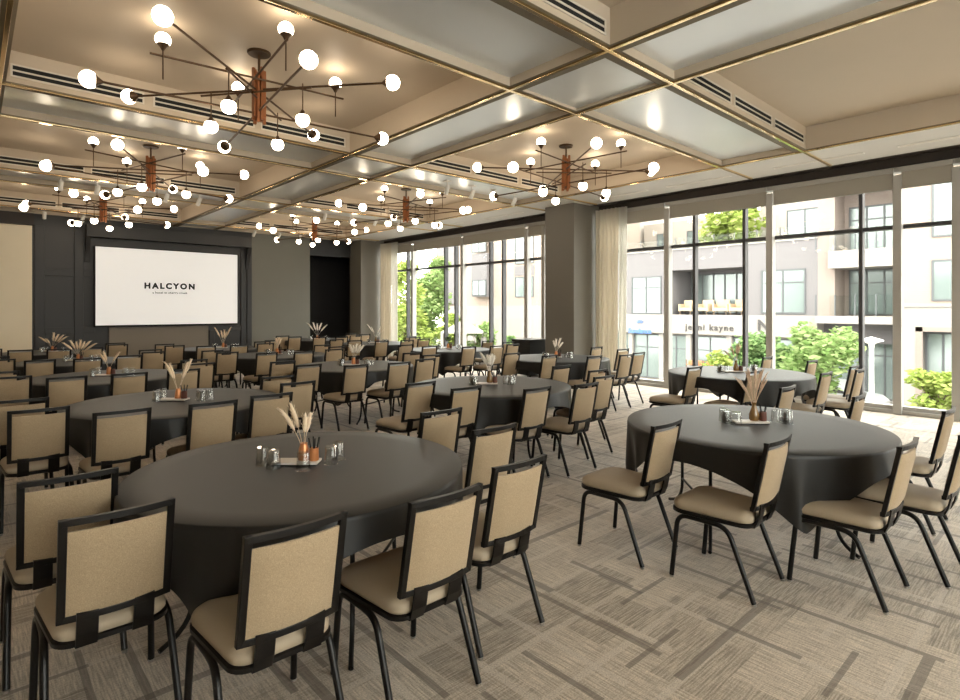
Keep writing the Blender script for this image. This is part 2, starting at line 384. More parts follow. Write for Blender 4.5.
# beam undersides and brass profiles
n = 1
for y in yl[1:-1]:
    o = MB().box(XL, 10.14, y-.018, y+.018, ZC-.028, ZC+.0).build('trim_%d' % n, 'brass', bevel=.003); struct(o); n += 1
for x in xl[1:]:
    o = MB().box(x-.018, x+.018, YB, YF, ZC-.026, ZC-.001).build('trim_%d' % n, 'brass', bevel=.003); struct(o); n += 1
ub = MB()
for y in yl[1:-1]: ub.box(XL, 8.93+B, y-B-.002, y+B+.002, ZC-.006, ZC-.0005)
for x in xl[1:]: ub.box(x-B-.002, x+B+.002, YB, YF, ZC-.0055, ZC-.0008)
for j in range(len(yl)-1):                     # wide flat margins along the near side of the panel bands
    if not yk[j]: ub.box(XL, 8.93, yl[j]+B, yl[j]+B+.085, ZC-.004, ZC+.02)
for i in range(len(xl)-1):
    if not xk[i]: ub.box(xl[i]+B, xl[i]+B+.085, YB, YF, ZC-.0045, ZC+.0195)
struct(ub.build('trim_%d' % n, 'beam')); n += 1

# linear diffusers on the far side of each coffer
def vent(x0, x1, y):
    w = x1-x0; v = empty('linear_air_vent', ((x0+x1)/2, y-B-.002, 4.02))
    f = MB(); f.box(-w/2, w/2, -.014, 0, .05, .066).box(-w/2, w/2, -.014, 0, -.066, -.05).box(-w/2, -w/2+.018, -.014, 0, -.05, .05).box(w/2-.018, w/2, -.014, 0, -.05, .05)
    f.box(-w/2+.018, w/2-.018, -.012, 0, -.008, .008)
    f.build('vent_frame', 'ventwhite', v)
    MB().box(-w/2+.018, w/2-.018, -.006, 0, -.05, .05).build('slot_backing', 'black', v)
    return v
CN = {(3, 2): 'the dim coffer above the near window table', }
rowname = {2.91: 'nearest coffer', 7.42: 'second coffer', 11.95: 'third coffer', 16.25: 'farthest coffer'}
for y in (2.91, 7.42, 11.95, 16.25):
    for side, xs in (('left', [(.30, 1.48), (1.57, 2.73), (2.81, 4.03)]), ('window-side', [(5.32, 6.45), (6.53, 7.62), (7.70, 8.78)])):
        for k, (a, b) in enumerate(xs):
            v = vent(a, b, y)
            tag(v, 'pale two-slot air vent, %s of three in the %s %s' % (('leftmost', 'middle', 'rightmost')[k], side, rowname[y]), 'air vent', 'slot vents inside the ceiling coffers')
for k, (y0, y1) in enumerate(((1.25, 2.32)[::-1], (4.08, 5.39), (1.91, .8), (6.2, 7.3), (9.2, 10.4), (11.4, 12.6))):
    y0, y1 = min(y0, y1), max(y0, y1)
for k, (y0, y1, lb) in enumerate(((-.6, .7, 'at the photo edge'), (.95, 1.95, 'nearest the camera'), (2.35, 3.6, 'past the nearest brass strip end'), (4.3, 5.5, 'above the middle panes'), (5.9, 7.1, 'beside the near column'), (9.2, 10.6, 'just past the near column'), (11.4, 12.8, 'above the far windows'))):
    v = empty('slot_diffuser', (9.69, (y0+y1)/2, ZC-.002)); h = (y1-y0)/2
    f = MB(); f.box(-.04, -.022, -h, h, -.008, .0).box(.022, .04, -h, h, -.008, 0).box(-.022, .022, -h, -h+.02, -.008, 0).box(-.022, .022, h-.02, h, -.008, 0)
    f.build('diffuser_frame', 'white', v); MB().box(-.022, .022, -h+.02, h-.02, -.004, 0).build('slot', 'ventwhite', v)
    tag(v, 'narrow white slot diffuser in window soffit, ' + lb, 'air vent')

# track spotlights
def spot(x, y, z, rz, tilt, lb):
    s = empty('spotlight', (x, y, z), rz)
    MB().box(-.06, .06, -.06, .06, -.028, 0).build('canopy', 'white', s, bevel=.004)
    MB().tube([(0, 0, -.028), (0, 0, -.11)], .01).build('stem', 'white', s)
    h = MB().lathe([(.034, -.10), (.04, -.09), (.04, .07), (.03, .08)], 16).build('lamp_head', 'white', s, smooth='auto'); h.location = (0, 0, -.17); h.rotation_euler = (tilt, 0, 0)
    l = MB().lathe([(.030, -.102), (.030, -.1005)], 16).build('lens', 'ventwhite', s); l.location = (0, 0, -.17); l.rotation_euler = (tilt, 0, 0)
    tag(s, lb, 'spotlight', 'white ceiling spotlights')
for k, x in enumerate((6.55, 7.17, 7.72, 8.32)):
    spot(x, 8.15, ZC+.098, .4*k, R(25), 'white ceiling spotlight, %s from left in the row before the second window-side coffer' % ('first', 'second', 'third', 'fourth')[k])
for k, x in enumerate((1.2, 1.75, 2.9, 3.5)):
    spot(x, 12.5, ZC+.098, .3*k, R(20), 'white ceiling spotlight, %s from left in left group before third coffer' % ('first', 'second', 'third', 'fourth')[k])
for k, x in enumerate((6.3, 7.0, 7.7, 8.4)):
    spot(x, 12.5, ZC+.098, .5*k, R(25), 'white ceiling spotlight, %s from left in the row before third window-side coffer' % ('first', 'second', 'third', 'fourth')[k])
for k, x in enumerate((1.3, 2.05, 3.0, 6.2, 6.95, 7.6, 8.2)):
    spot(x, 16.75, ZC+.098, .4*k, R(22), 'white ceiling spotlight, %s from left in the row by the screen wall' % ('first', 'second', 'third', 'fourth', 'fifth', 'sixth', 'seventh')[k])

# ------------------------------------------------------------------ windows
def windows(idx, y0, y1, posts, mulls, sheer=None):
    g = struct(MB().box(XW+.06, XW+.075, y0, y1, .1, 3.78).build('window_%d' % idx, 'glass'))
    f = MB(); f.box(XW-.03, XW+.17, y0, y1, 3.72, 3.795).box(XW-.06, XW+.17, y0, y1, 0, .06); f.box(XW-.01, XW+.13, y0, y1, .06, .12)
    f.build('window_frame', 'alulight', g, bevel=.004)
    MB().box(XW+.01, XW+.13, y0, y1, 2.85, 2.91).build('transom', 'mullion', g)
    for p in posts:
        MB().box(XW-.10, XW+.05, p-.055, p+.055, 0, 3.66).build('post', 'alulight', g, bevel=.006)
    for p in mulls:
        MB().box(XW+.0, XW+.13, p-.028, p+.028, .06, 3.78).build('mullion', 'mullion', g, bevel=.003)
    return g
windows(1, YB, 7.66, (-2.3, -.45, 1.42, 2.12, 3.98, 5.97, 7.58), (-3.2, -1.3, .45, 2.62, 4.46, 5.43))
windows(2, 8.47, 16.6, (9.30, 9.88, 12.41, 14.88), (10.83, 11.33, 12.83, 13.32, 15.30))
struct(MB().box(XW-.06, XW+.3, YB, YF, 3.795, 4.3).build('wall_window_header', 'darkbrown'))
bl = [(YB, -.5), (-.4, 1.38), (1.46, 2.07), (2.17, 3.92), (4.03, 5.91), (6.02, 7.2), (9.0, 9.82), (9.93, 12.36), (12.46, 14.82), (14.93, 16.1)]
nm = ['behind the photo edge', 'at the photo edge', 'above the rightmost narrow pane', 'in front of the balcony building', 'in the middle of near windows', 'beside the near curtain', 'beside the near column', 'over the far windows, right bay', 'over the far windows, middle bay', 'beside the far curtain']
for (a, b), t in zip(bl, nm):
    o = empty('roller_blind', (XW-.07, (a+b)/2, 3.70)); h = (b-a)/2
    MB().box(-.004, .0, -h, h, -.25, 0).build('blind_fabric', 'blind', o)
    MB().tube([(-.002, -h, -.25), (-.002, h, -.25)], .008).build('bottom_bar', 'alu', o)
    MB().box(-.03, .03, -h, h, .0, .075).build('cassette', 'alulight', o, bevel=.004)
    tag(o, 'raised grey roller blind ' + t, 'roller blind')
def curtain(y0, y1, x, m, lb, amp=.045, waves=7):
    P = []; N = waves*10
    for z in [0.02+3.78*i/12 for i in range(13)]:
        r_ = []
        for j in range(N+1):
            t = j/N; k = 1-.15*(z/3.8)
            r_.append((x+amp*k*sin(2*pi*waves*t+.6*sin(5*t)), y0+(y1-y0)*t+.012*sin(9*t+z), z))
        P.append(r_)
    o = MB().sheet(P).build('curtain', m, smooth=True, solid=.004); tag(o, lb, 'curtain'); return o
curtain(7.03, 7.60, 10.37, 'curtain', 'beige pleated curtain gathered beside the near column', waves=6)
curtain(6.84, 7.02, 10.40, 'sheer', 'white sheer curtain edge between beige curtain and near windows', .03, 4)
curtain(15.86, 16.45, 10.35, 'curtain', 'beige pleated curtain gathered beside the far column', waves=6)
curtain(15.52, 15.84, 10.38, 'sheer', 'white sheer curtain edge beside the far windows', .03, 4)

# ------------------------------------------------------------------ chandeliers
def make_chandelier():
    t = empty('chandelier', (0, 0, 0))
    MB().lathe([(.105, -.022), (.115, -.012), (.115, 0)], 24).build('canopy', 'bronze', t, smooth='auto').location.z = ZR
    MB().tube([(0, 0, 3.9), (0, 0, ZR-.02)], .014).build('stem', 'bronze', t)
    hub = MB().tube([(0, 0, 3.55), (0, 0, 4.0)], .03).build('hub', 'bronze', t)
    for k in range(9):
        a = 2*pi*k/9; z0 = 3.50+.03*(k % 3); z1 = 4.0+.03*((k*2) % 3)
        MB().box(-.014, .014, -.014, .014, z0, z1).build('hub_bar', 'copper', hub).location = (.052*cos(a), .052*sin(a), 0)
    def globe(p, d, r=.074):
        gl = MB().sphere((0, 0, 0), r, 20).build('globe', 'globe', t, smooth=True); gl.location = p
        l = math.sqrt(sum(c*c for c in d)); d = [c/l for c in d]
        b = [p[k]-d[k]*r*.62 for k in range(3)]; a = [p[k]-d[k]*(r+.03) for k in range(3)]; c = [p[k]-d[k]*r*.98 for k in range(3)]
        MB().tube([a, c, b], [.012, r*.45, r*.80], 14).build('cap', 'bronze', t, smooth='auto')
    def arm(p, q, r=.011): MB().tube([p, q], r, 8).build('arm', 'bronze', t)
    def end(p, q, r=.074):
        d = [q[k]-p[k] for k in range(3)]; l = math.sqrt(sum(c*c for c in d)); d = [c/l for c in d]
        globe(p, [-c for c in d], r); globe(q, d, r)
        arm([p[k]+d[k]*(r+.02) for k in range(3)], [q[k]-d[k]*(r+.02) for k in range(3)])
    end((-1.42, .12, 3.60), (1.42, -.06, 3.62)); end((-.15, -1.45, 3.63), (.13, 1.47, 3.60))
    end((-1.10, -.99, 3.83), (1.07, 1.00, 3.83)); end((-.95, 1.06, 3.83), (.90, -1.07, 3.84))
    arm((-.98, .0, 3.92), (.86, -.16, 3.92), .011); arm((-.16, -1.06, 3.93), (.02, .80, 3.93), .011)
    arm((-.47, .28, 3.74), (.25, -.66, 3.74), .010); arm((-.50, -.56, 3.74), (.42, .46, 3.74), .010)
    for x, y in ((-.90, -.03), (.74, -.17), (-.15, -.96), (.0, .66)):
        arm((x+.02, y, 3.70), (x+.02, y, 4.03), .006); globe((x+.02, y, 4.06), (0, 0, 1), .066)
    for x, y in ((-.40, .20), (.19, -.60), (-.46, -.50), (.34, .36)):
        arm((x, y, 3.50), (x, y, 3.78), .006); globe((x, y, 3.43), (0, 0, -1), .066)
    return t
ch0 = make_chandelier()
CH = [(2.18, 5.76, 'left row, the nearest and largest in view'), (7.06, 5.76, 'in front of the near column'), (2.15, 10.25, 'second of the left row'), (7.05, 10.2, 'middle of the window-side row'), (2.15, 14.6, 'farthest of the left row'), (7.05, 14.6, 'farthest of the window-side row')]
for k, (x, y, lb) in enumerate(CH):
    c = ch0 if k == 0 else copy_tree(ch0)
    c.location = (x, y, 0); c.rotation_euler.z = R((0, 13, 21, 24, 21, 24)[k]); tag(c, 'bronze rod chandelier with glowing globes, ' + lb, 'chandelier', 'globe chandeliers in the ceiling coffers')

# ------------------------------------------------------------------ chairs
def make_chair():
    t = empty('banquet_chair', (0, 0, 0))
    def outline(inset, n=6):
        hw_f, hw_r, yf, yr = .211-inset, .186-inset, .262-inset, -.205+inset; rf, rrr = max(.085-inset*.6, .02), max(.07-inset*.6, .02); P = []
        for (cx, cy, r, a0) in ((hw_f-rf, yf-rf, rf, 0), (-hw_f+rf, yf-rf, rf, 90), (-hw_r+rrr, yr+rrr, rrr, 180), (hw_r-rrr, yr+rrr, rrr, 270)):
            for i in range(n+1):
                a = R(a0+90*i/n); P.append((cx+r*cos(a), cy+r*sin(a)))
        return P
    def loft(levels, bot=True):
        mb = MB(); n = 28; vs = []
        for ins, z, cr in levels: vs += [(x, y, z+cr*(1-(y/.26)**2*.5)) for x, y in outline(ins)]
        fs = [(i*n+j, i*n+(j+1) % n, (i+1)*n+(j+1) % n, (i+1)*n+j) for i in range(len(levels)-1) for j in range(n)]
        fs.append(tuple(reversed(range(n)))); fs.append(tuple((len(levels)-1)*n+j for j in range(n)))
        return mb.add(vs, fs)
    loft([(.012, .412, 0), (.002, .424, 0), (0, .442, 0), (.006, .456, 0), (.022, .468, .002), (.055, .475, .006), (.10, .478, .009), (.15, .479, .010)]).build('seat', 'seat', t, smooth=True)
    loft([(.004, .392, 0), (-.004, .396, 0), (-.004, .412, 0), (.004, .416, 0)]).build('seat_frame', 'blackmetal', t, smooth='auto')
    # bowed back frame leaning backwards
    zb, zt, yb, yt, hw = .500, .890, -.212, -.290, .181
    def P(u, z, off=0):
        y = yb+(yt-yb)*(z-zb)/(zt-zb); return (u*hw, y-.024*(1-u*u)+off, z)
    fr = MB()
    def bar(us, zs, wdir, hw_, hd):
        pts = [P(u, z) for u, z in zip(us, zs)]; vs = []
        for p in pts:
            if wdir == 'z': vs += [(p[0], p[1]-hd, p[2]-hw_), (p[0], p[1]+hd, p[2]-hw_), (p[0], p[1]+hd, p[2]+hw_), (p[0], p[1]-hd, p[2]+hw_)]
            else: vs += [(p[0]-hw_, p[1]-hd, p[2]), (p[0]-hw_, p[1]+hd, p[2]), (p[0]+hw_, p[1]+hd, p[2]), (p[0]+hw_, p[1]-hd, p[2])]
        n = len(pts); fs = [(i*4+j, i*4+(j+1) % 4, (i+1)*4+(j+1) % 4, (i+1)*4+j) for i in range(n-1) for j in range(4)]
        fs += [(3, 2, 1, 0), tuple((n-1)*4+j for j in range(4))]; fr.add(vs, fs)
    U = [-1+i/5 for i in range(11)]
    bar(U, [zt-.012]*11, 'z', .012, .011); bar(U, [zb+.012]*11, 'z', .012, .011)
    for u in (-.93, .93): bar([u]*5, [zb+(zt-zb)*i/4 for i in range(5)], 'x', .0135, .0112)
    fr.build('back_frame', 'blackmetal', t, bevel=.002)
    z0, z1 = zb+.022, zt-.048; pd = MB(); G = 8
    for front in (0, 1):
        rows = []
        for i in range(G+1):
            z = z0+(z1-z0)*i/G; row = []
            for j in range(G+1):
                u = -.865+1.73*j/G; e = min(1, 6*min(i, G-i)/G, 6*min(j, G-j)/G); e = 1-(1-e)**2
                row.append(P(u, z, (.006+.028*e) if front else (-.004-.012*e)))
            rows.append(row)
        if front: rows = [r_[::-1] for r_ in rows]
        pd.sheet(rows)
    n_ = (G+1)**2
    for i in range(G):
        a, b = i*(G+1), (i+1)*(G+1); pd.f += [(a, b, n_+b+G, n_+a+G), (b+G, a+G, n_+a, n_+b)]; pd.m += [0, 0]
        a, b = i, i+1; T = G*(G+1); pd.f += [(b, a, n_+G-a, n_+G-b), (T+a, T+b, n_+T+G-b, n_+T+G-a)]; pd.m += [0, 0]
    pd.build('back_pad', 'pad', t, smooth='auto')
    # flat brackets that join the back frame to the seat
    for s in (-1, 1):
        path = [(P(.46*s, .52)[1]-.006, .528), (P(.46*s, .50)[1]-.004, .49), (-.225, .44), (-.205, .392), (-.15, .382), (-.10, .382)]
        vs = []
        for y, z in path: vs += [(s*.09-.034, y-.004, z-.002), (s*.09+.034, y-.004, z-.002), (s*.09+.034, y+.004, z+.004), (s*.09-.034, y+.004, z+.004)]
        m = MB(); n = len(path); m.add(vs, [(i*4+j, i*4+(j+1) % 4, (i+1)*4+(j+1) % 4, (i+1)*4+j) for i in range(n-1) for j in range(4)] + [(3, 2, 1, 0), tuple((n-1)*4+j for j in range(4))])
        m.build('back_bracket', 'blackmetal', t)
    for s in (-1, 1):
        fp = [(s*.214, .240, .012), (s*.207, .212, .30)] + bez((s*.206, .209, .33), (s*.204, .200, .380), (s*.200, .150, .383), 5) + [(s*.198, .02, .383)]
        rp = [(s*.214, -.240, .012), (s*.207, -.125, .30)] + bez((s*.206, -.112, .33), (s*.204, -.088, .380), (s*.200, -.03, .383), 5) + [(s*.198, .02, .383)]
        for p in (fp, rp):
            l = MB().tube(p, .0142, 10, sx=1.0)
            l.lathe([(.012, 0), (.013, .004), (.013, .013)], 10, (p[0][0], p[0][1], 0), 1)
            l.build('leg', ['blackmetal', 'steel'], t, smooth='auto')
    return t
chair0 = make_chair()
CHAIRS = {'T1': [(0.33, 3.34), (0.405, 2.7), (0.83, 2.13), (1.405, 2.04), (1.96, 2.17), (2.42, 2.82), (2.53, 3.49)], 'T5': [(0.3, 6.14), (0.38, 5.51), (0.82, 5.03), (1.41, 4.97), (1.92, 5.07), (2.42, 5.67), (2.47, 6.29)], 'T6': [(0.25, 8.86), (0.33, 8.17), (0.77, 7.75), (1.34, 7.71), (1.91, 7.72), (2.29, 8.4), (2.38, 9.03)], 'T7': [(0.28, 11.6), (0.31, 10.93), (0.74, 10.46), (1.29, 10.31), (1.86, 10.54), (2.3, 11.08), (2.39, 11.7)], 'T8': [(0.18, 14.4), (0.25, 13.75), (0.66, 13.15), (1.19, 12.98), (1.71, 13.13), (2.24, 13.82), (2.3, 14.44)], 'T2': [(3.31, 2.17), (3.37, 1.52), (3.82, 1.01), (4.41, .84), (5.31, 1.05), (5.58, 1.68), (5.70, 2.28)], 'T3': [(3.32, 4.84), (3.44, 4.28), (3.9, 3.81), (4.47, 3.68), (5.11, 3.93), (5.57, 4.35), (5.64, 4.96)], 'T11': [(3.22, 7.94), (3.28, 7.26), (3.72, 6.81), (4.33, 6.72), (4.92, 6.92), (5.44, 7.45), (5.47, 8.02)], 'T10': [(3.15, 10.78), (3.2, 10.16), (3.64, 9.58), (4.23, 9.45), (4.88, 9.61), (5.26, 10.22), (5.28, 10.89)], 'T9': [(2.98, 13.3), (3.02, 12.67), (3.45, 12.12), (4.03, 12.0), (4.61, 12.13), (4.84, 12.87), (5.2, 13.22)], 'T4': [(6.76, 3.74), (6.83, 3.04), (7.27, 2.42), (7.99, 2.27), (8.38, 2.43), (8.83, 3.05), (8.97, 3.71)], 'T15': [(6.61, 6.81), (6.72, 6.1), (7.15, 5.56), (7.74, 5.39), (8.27, 5.49), (8.76, 6.12), (8.84, 6.76)], 'T14': [(6.55, 9.77), (6.66, 9.11), (7.13, 8.49), (7.71, 8.31), (8.3, 8.45), (8.78, 9.07), (8.77, 9.72)], 'T13': [(6.47, 12.52), (6.59, 11.87), (6.98, 11.36), (7.56, 11.18), (8.14, 11.33), (8.41, 12.08), (8.6, 12.52)], 'T12': [(6.24, 15.11), (6.29, 14.45), (6.71, 13.91), (7.26, 13.75), (7.8, 13.97), (8.38, 14.48), (8.3, 15.12)]}
TABLES = dict(T1=(1.36, 2.95), T5=(1.43, 5.78), T6=(1.3, 8.5), T7=(1.3, 11.25), T8=(1.2, 14.0), T2=(4.32, 1.76), T3=(4.36, 4.64), T11=(4.30, 7.6), T10=(4.25, 10.35), T9=(4.08, 12.85), T4=(7.67, 3.30), T15=(7.60, 6.4), T14=(7.55, 9.35), T13=(7.5, 12.15), T12=(7.2, 14.75))
WHERE = dict(T1='nearest left-row table', T5='second left-row table', T6='third left-row table', T7='fourth left-row table', T8='farthest left-row table',
             T2='nearest middle-row table', T3='second middle-row table', T11='third middle-row table', T10='fourth middle-row table', T9='farthest middle-row table',
             T4='nearest window-row table', T15='second window-row table', T14='third window-row table', T13='fourth window-row table', T12='farthest window-row table')
SLOT = ['at the left-hand end of the arc', 'next to the left-hand end of the arc', 'third from the left-hand end of the arc', 'in the middle of the arc', 'third from the right-hand end of the arc', 'next to the right-hand end of the arc', 'at the right-hand end of the arc']
rnd = random.Random(3); first = True
for tn, L in CHAIRS.items():
    for s, (x, y) in enumerate(L):
        c = chair0 if first else copy_tree(chair0); first = False
        c.location = (x, y, 0); c.rotation_euler.z = R(rnd.uniform(-1.5, 1.5))
        tag(c, 'tan banquet chair %s, %s' % (SLOT[s], WHERE[tn]), 'chair', 'banquet chairs in arcs round the tables')

# ------------------------------------------------------------------ tables
def make_table():
    t = empty('round_table', (0, 0, 0))
    MB().lathe([(.875, .730), (.88, .734), (.88, .750), (.875, .754)], 64).build('tabletop', 'reed', t, smooth='auto')
    for s in (-1, 1):
        for x in (-.36, .36):
            p = [(x, s*.42, .73), (x, s*.42, .26)] + bez((x, s*.42, .22), (x, s*.42, .07), (x*1.35, s*.46, .03), 6) + [(x*1.5, s*.48, .0125)]
            MB().tube(p, .0125, 8).build('leg', 'blackmetal', t, smooth='auto')
        MB().tube([(-.36, s*.42, .24), (.36, s*.42, .24)], .009, 8).build('crossbar', 'blackmetal', t)
    return t
table0 = make_table()
def cloth(seed):
    r_ = random.Random(seed); N = 256; rows = []; top = .888
    for k in range(6): rows.append([(top*.998*k/6*cos(2*pi*j/N), top*.998*k/6*sin(2*pi*j/N), .7585) for j in range(N+1)])
    ph = [r_.uniform(0, 6.28) for _ in range(6)]; NS = 16
    prof = []
    for j in range(N+1):
        a = 2*pi*(j % N)/N; c_, s_ = abs(cos(a)), abs(sin(a)); L = (1.015/max(c_, s_)-top)*(1-.16*(min(c_, s_)/max(c_, s_))**6)
        q = min(c_, s_)/max(c_, s_)                      # 0 mid-side, 1 corner
        fold = (.5+.6*q)*(sin(11*a+ph[0])*.5+sin(19*a+ph[1])*.35+sin(29*a+ph[2])*.2)
        prof.append((a, L, q, fold))
    rows.append([(top*cos(a), top*sin(a), .7575) for a, L, q, f in prof])
    rows.append([((top+.006)*cos(a), (top+.006)*sin(a), .753) for a, L, q, f in prof])
    for i in range(1, NS+1):
        t = i/NS; row = []
        for a, L, q, f in prof:
            s = L*t; r = top+.008+.012*t+(.15*f*s if f > 0 else .09*f*s)-.22*max(0, q-.35)*s
            row.append((r*cos(a), r*sin(a), max(.753-s+.006*f, .02)))
        rows.append(row)
    return MB().sheet(rows)
for k, (tn, (x, y)) in enumerate(TABLES.items()):
    t = table0 if k == 0 else copy_tree(table0)
    t.location = (x, y, 0); t.rotation_euler.z = R(rnd.uniform(20, 60))
    tag(t, 'round folding table hidden under black cloth, ' + WHERE[tn], 'table', 'round banquet tables')
    o = cloth(k+11).build('tablecloth', 'cloth', smooth=True, loc=(x, y, 0)); o.rotation_euler.z = R(rnd.uniform(-4, 4))
    if tn == 'T1': o.scale = t.scale = (.975, .975, 1)
    tag(o, 'black tablecloth draped over the ' + WHERE[tn], 'tablecloth', 'black tablecloths')

# ------------------------------------------------------------------ centrepieces
ZT = .7592
def tumbler():
    t = MB().lathe([(.040, 0), (.0385, .001), (.032, .094), (.0305, .097), (.001, .097), (.001, .088), (.029, .086), (.0365, .002), (.040, 0)], 20)
    return t.build('tumbler', 'tumbler', smooth='auto')
tum0 = tumbler(); tfirst = True
def plume(mb, p0, p1, bend, r, mi):
    m = tuple((p0[k]+p1[k])/2 for k in range(3)); m = (m[0]+bend[0], m[1]+bend[1], m[2]+.02)
    pts = bez(p0, m, p1, 12); n = len(pts)
    mb.tube(pts, .0018, 5, mi=mi)
    k0 = 5; seg = pts[k0:]; nn = len(seg)
    mb.tube(seg, [max(.0015, r*math.sin(pi*min(1, (i+.6)/(nn)))**.7*(1-.25*i/nn)) for i in range(nn)], 8, mi=mi)
    rr = random.Random(int(p1[0]*1e4))
    for q in range(26):                                   # loose hairs
        i = rr.randrange(nn-2); a = rr.uniform(0, 2*pi); b0 = seg[i]; b1 = seg[min(i+2, nn-1)]
        e = (b1[0]+cos(a)*r*1.5, b1[1]+sin(a)*r*1.5, b1[2]+.004)
        mb.tube([b0, e], .0011, 3, mi=mi)
# kind: (vase, stems[(dx, dz, dy)], plume mat, radius)
KIND = dict(
    T1=('cone', [(-.135, .27, .0), (-.09, .31, .03), (.015, .24, -.02), (.035, .235, .02)], 'plume', .014),
    T5=('cone', [(-.13, .30, 0), (-.10, .28, .02), (.13, .33, .0), (.10, .30, -.02)], 'plume', .014),
    T6=('cone', [(-.12, .26, 0), (-.09, .30, .02), (.14, .29, 0)], 'plume', .015),
    T7=('cone', [(-.26, .30, 0), (-.14, .36, 0), (-.04, .33, 0), (.03, .37, .02), (.11, .33, 0), (.20, .34, 0), (.30, .28, 0)], 'plume', .019),
    T8=('cone', [(-.27, .27, 0), (-.14, .22, 0), (.03, .40, 0), (.12, .35, 0), (.22, .33, 0), (.29, .28, 0)], 'plume', .020),
    T2=('bottle', [(-.145, .33, 0), (-.10, .29, .02), (-.06, .40, 0), (-.03, .43, .03), (0, .42, -.02), (.025, .44, .02), (.05, .40, 0), (.08, .43, .02), (.105, .40, 0), (.09, .30, -.02)], 'reed', .0065),
    T3=('bottle', [(-.11, .36, 0), (-.08, .30, .02), (-.03, .32, 0), (.0, .31, 0), (.03, .33, .02), (.055, .30, 0)], 'plumew', .020),
    T11=('cone', [(-.06, .38, 0), (-.01, .36, .02), (.05, .40, 0), (.11, .37, 0), (.16, .36, 0)], 'plumew', .022),
    T10=('cone', [(-.02, .36, 0), (.03, .38, .02), (.06, .34, 0)], 'plume', .026),
    T9=('cone', [(-.19, .42, 0), (-.05, .34, 0), (.03, .36, 0), (.17, .43, 0), (.07, .30, 0)], 'plume', .018),
    T4=('bottle', [(-.17, .22, 0), (-.06, .30, .02), (.01, .36, 0), (.04, .40, .01), (.06, .34, 0)], 'reed', .012),
    T15=('cone', [(-.05, .36, 0), (.0, .42, .02), (.08, .44, 0), (.12, .30, 0)], 'plumew', .018),
    T14=('cone', [(-.06, .18, 0), (-.02, .24, 0), (.02, .20, 0), (.06, .22, 0)], 'green', .02),
    T13=('bottle', [(-.22, .46, 0), (-.12, .36, 0), (.12, .38, 0), (.2, .26, 0)], 'plumew', .012),
    T12=('cone', [(-.28, .42, 0), (-.12, .44, 0), (.0, .40, 0), (.12, .42, 0), (.28, .36, 0)], 'plumew', .022))
HF = dict(T1=.78, T5=.92, T6=.75, T7=.7, T8=.75, T9=.88, T10=.6, T11=.6, T3=.65, T2=.64, T4=.7, T15=.58, T14=.8, T13=.75, T12=.9)
PN = {'plume': 'cream pampas plumes', 'plumew': 'white pampas plumes', 'reed': 'brown dried reeds', 'green': 'small green leafy sprigs'}
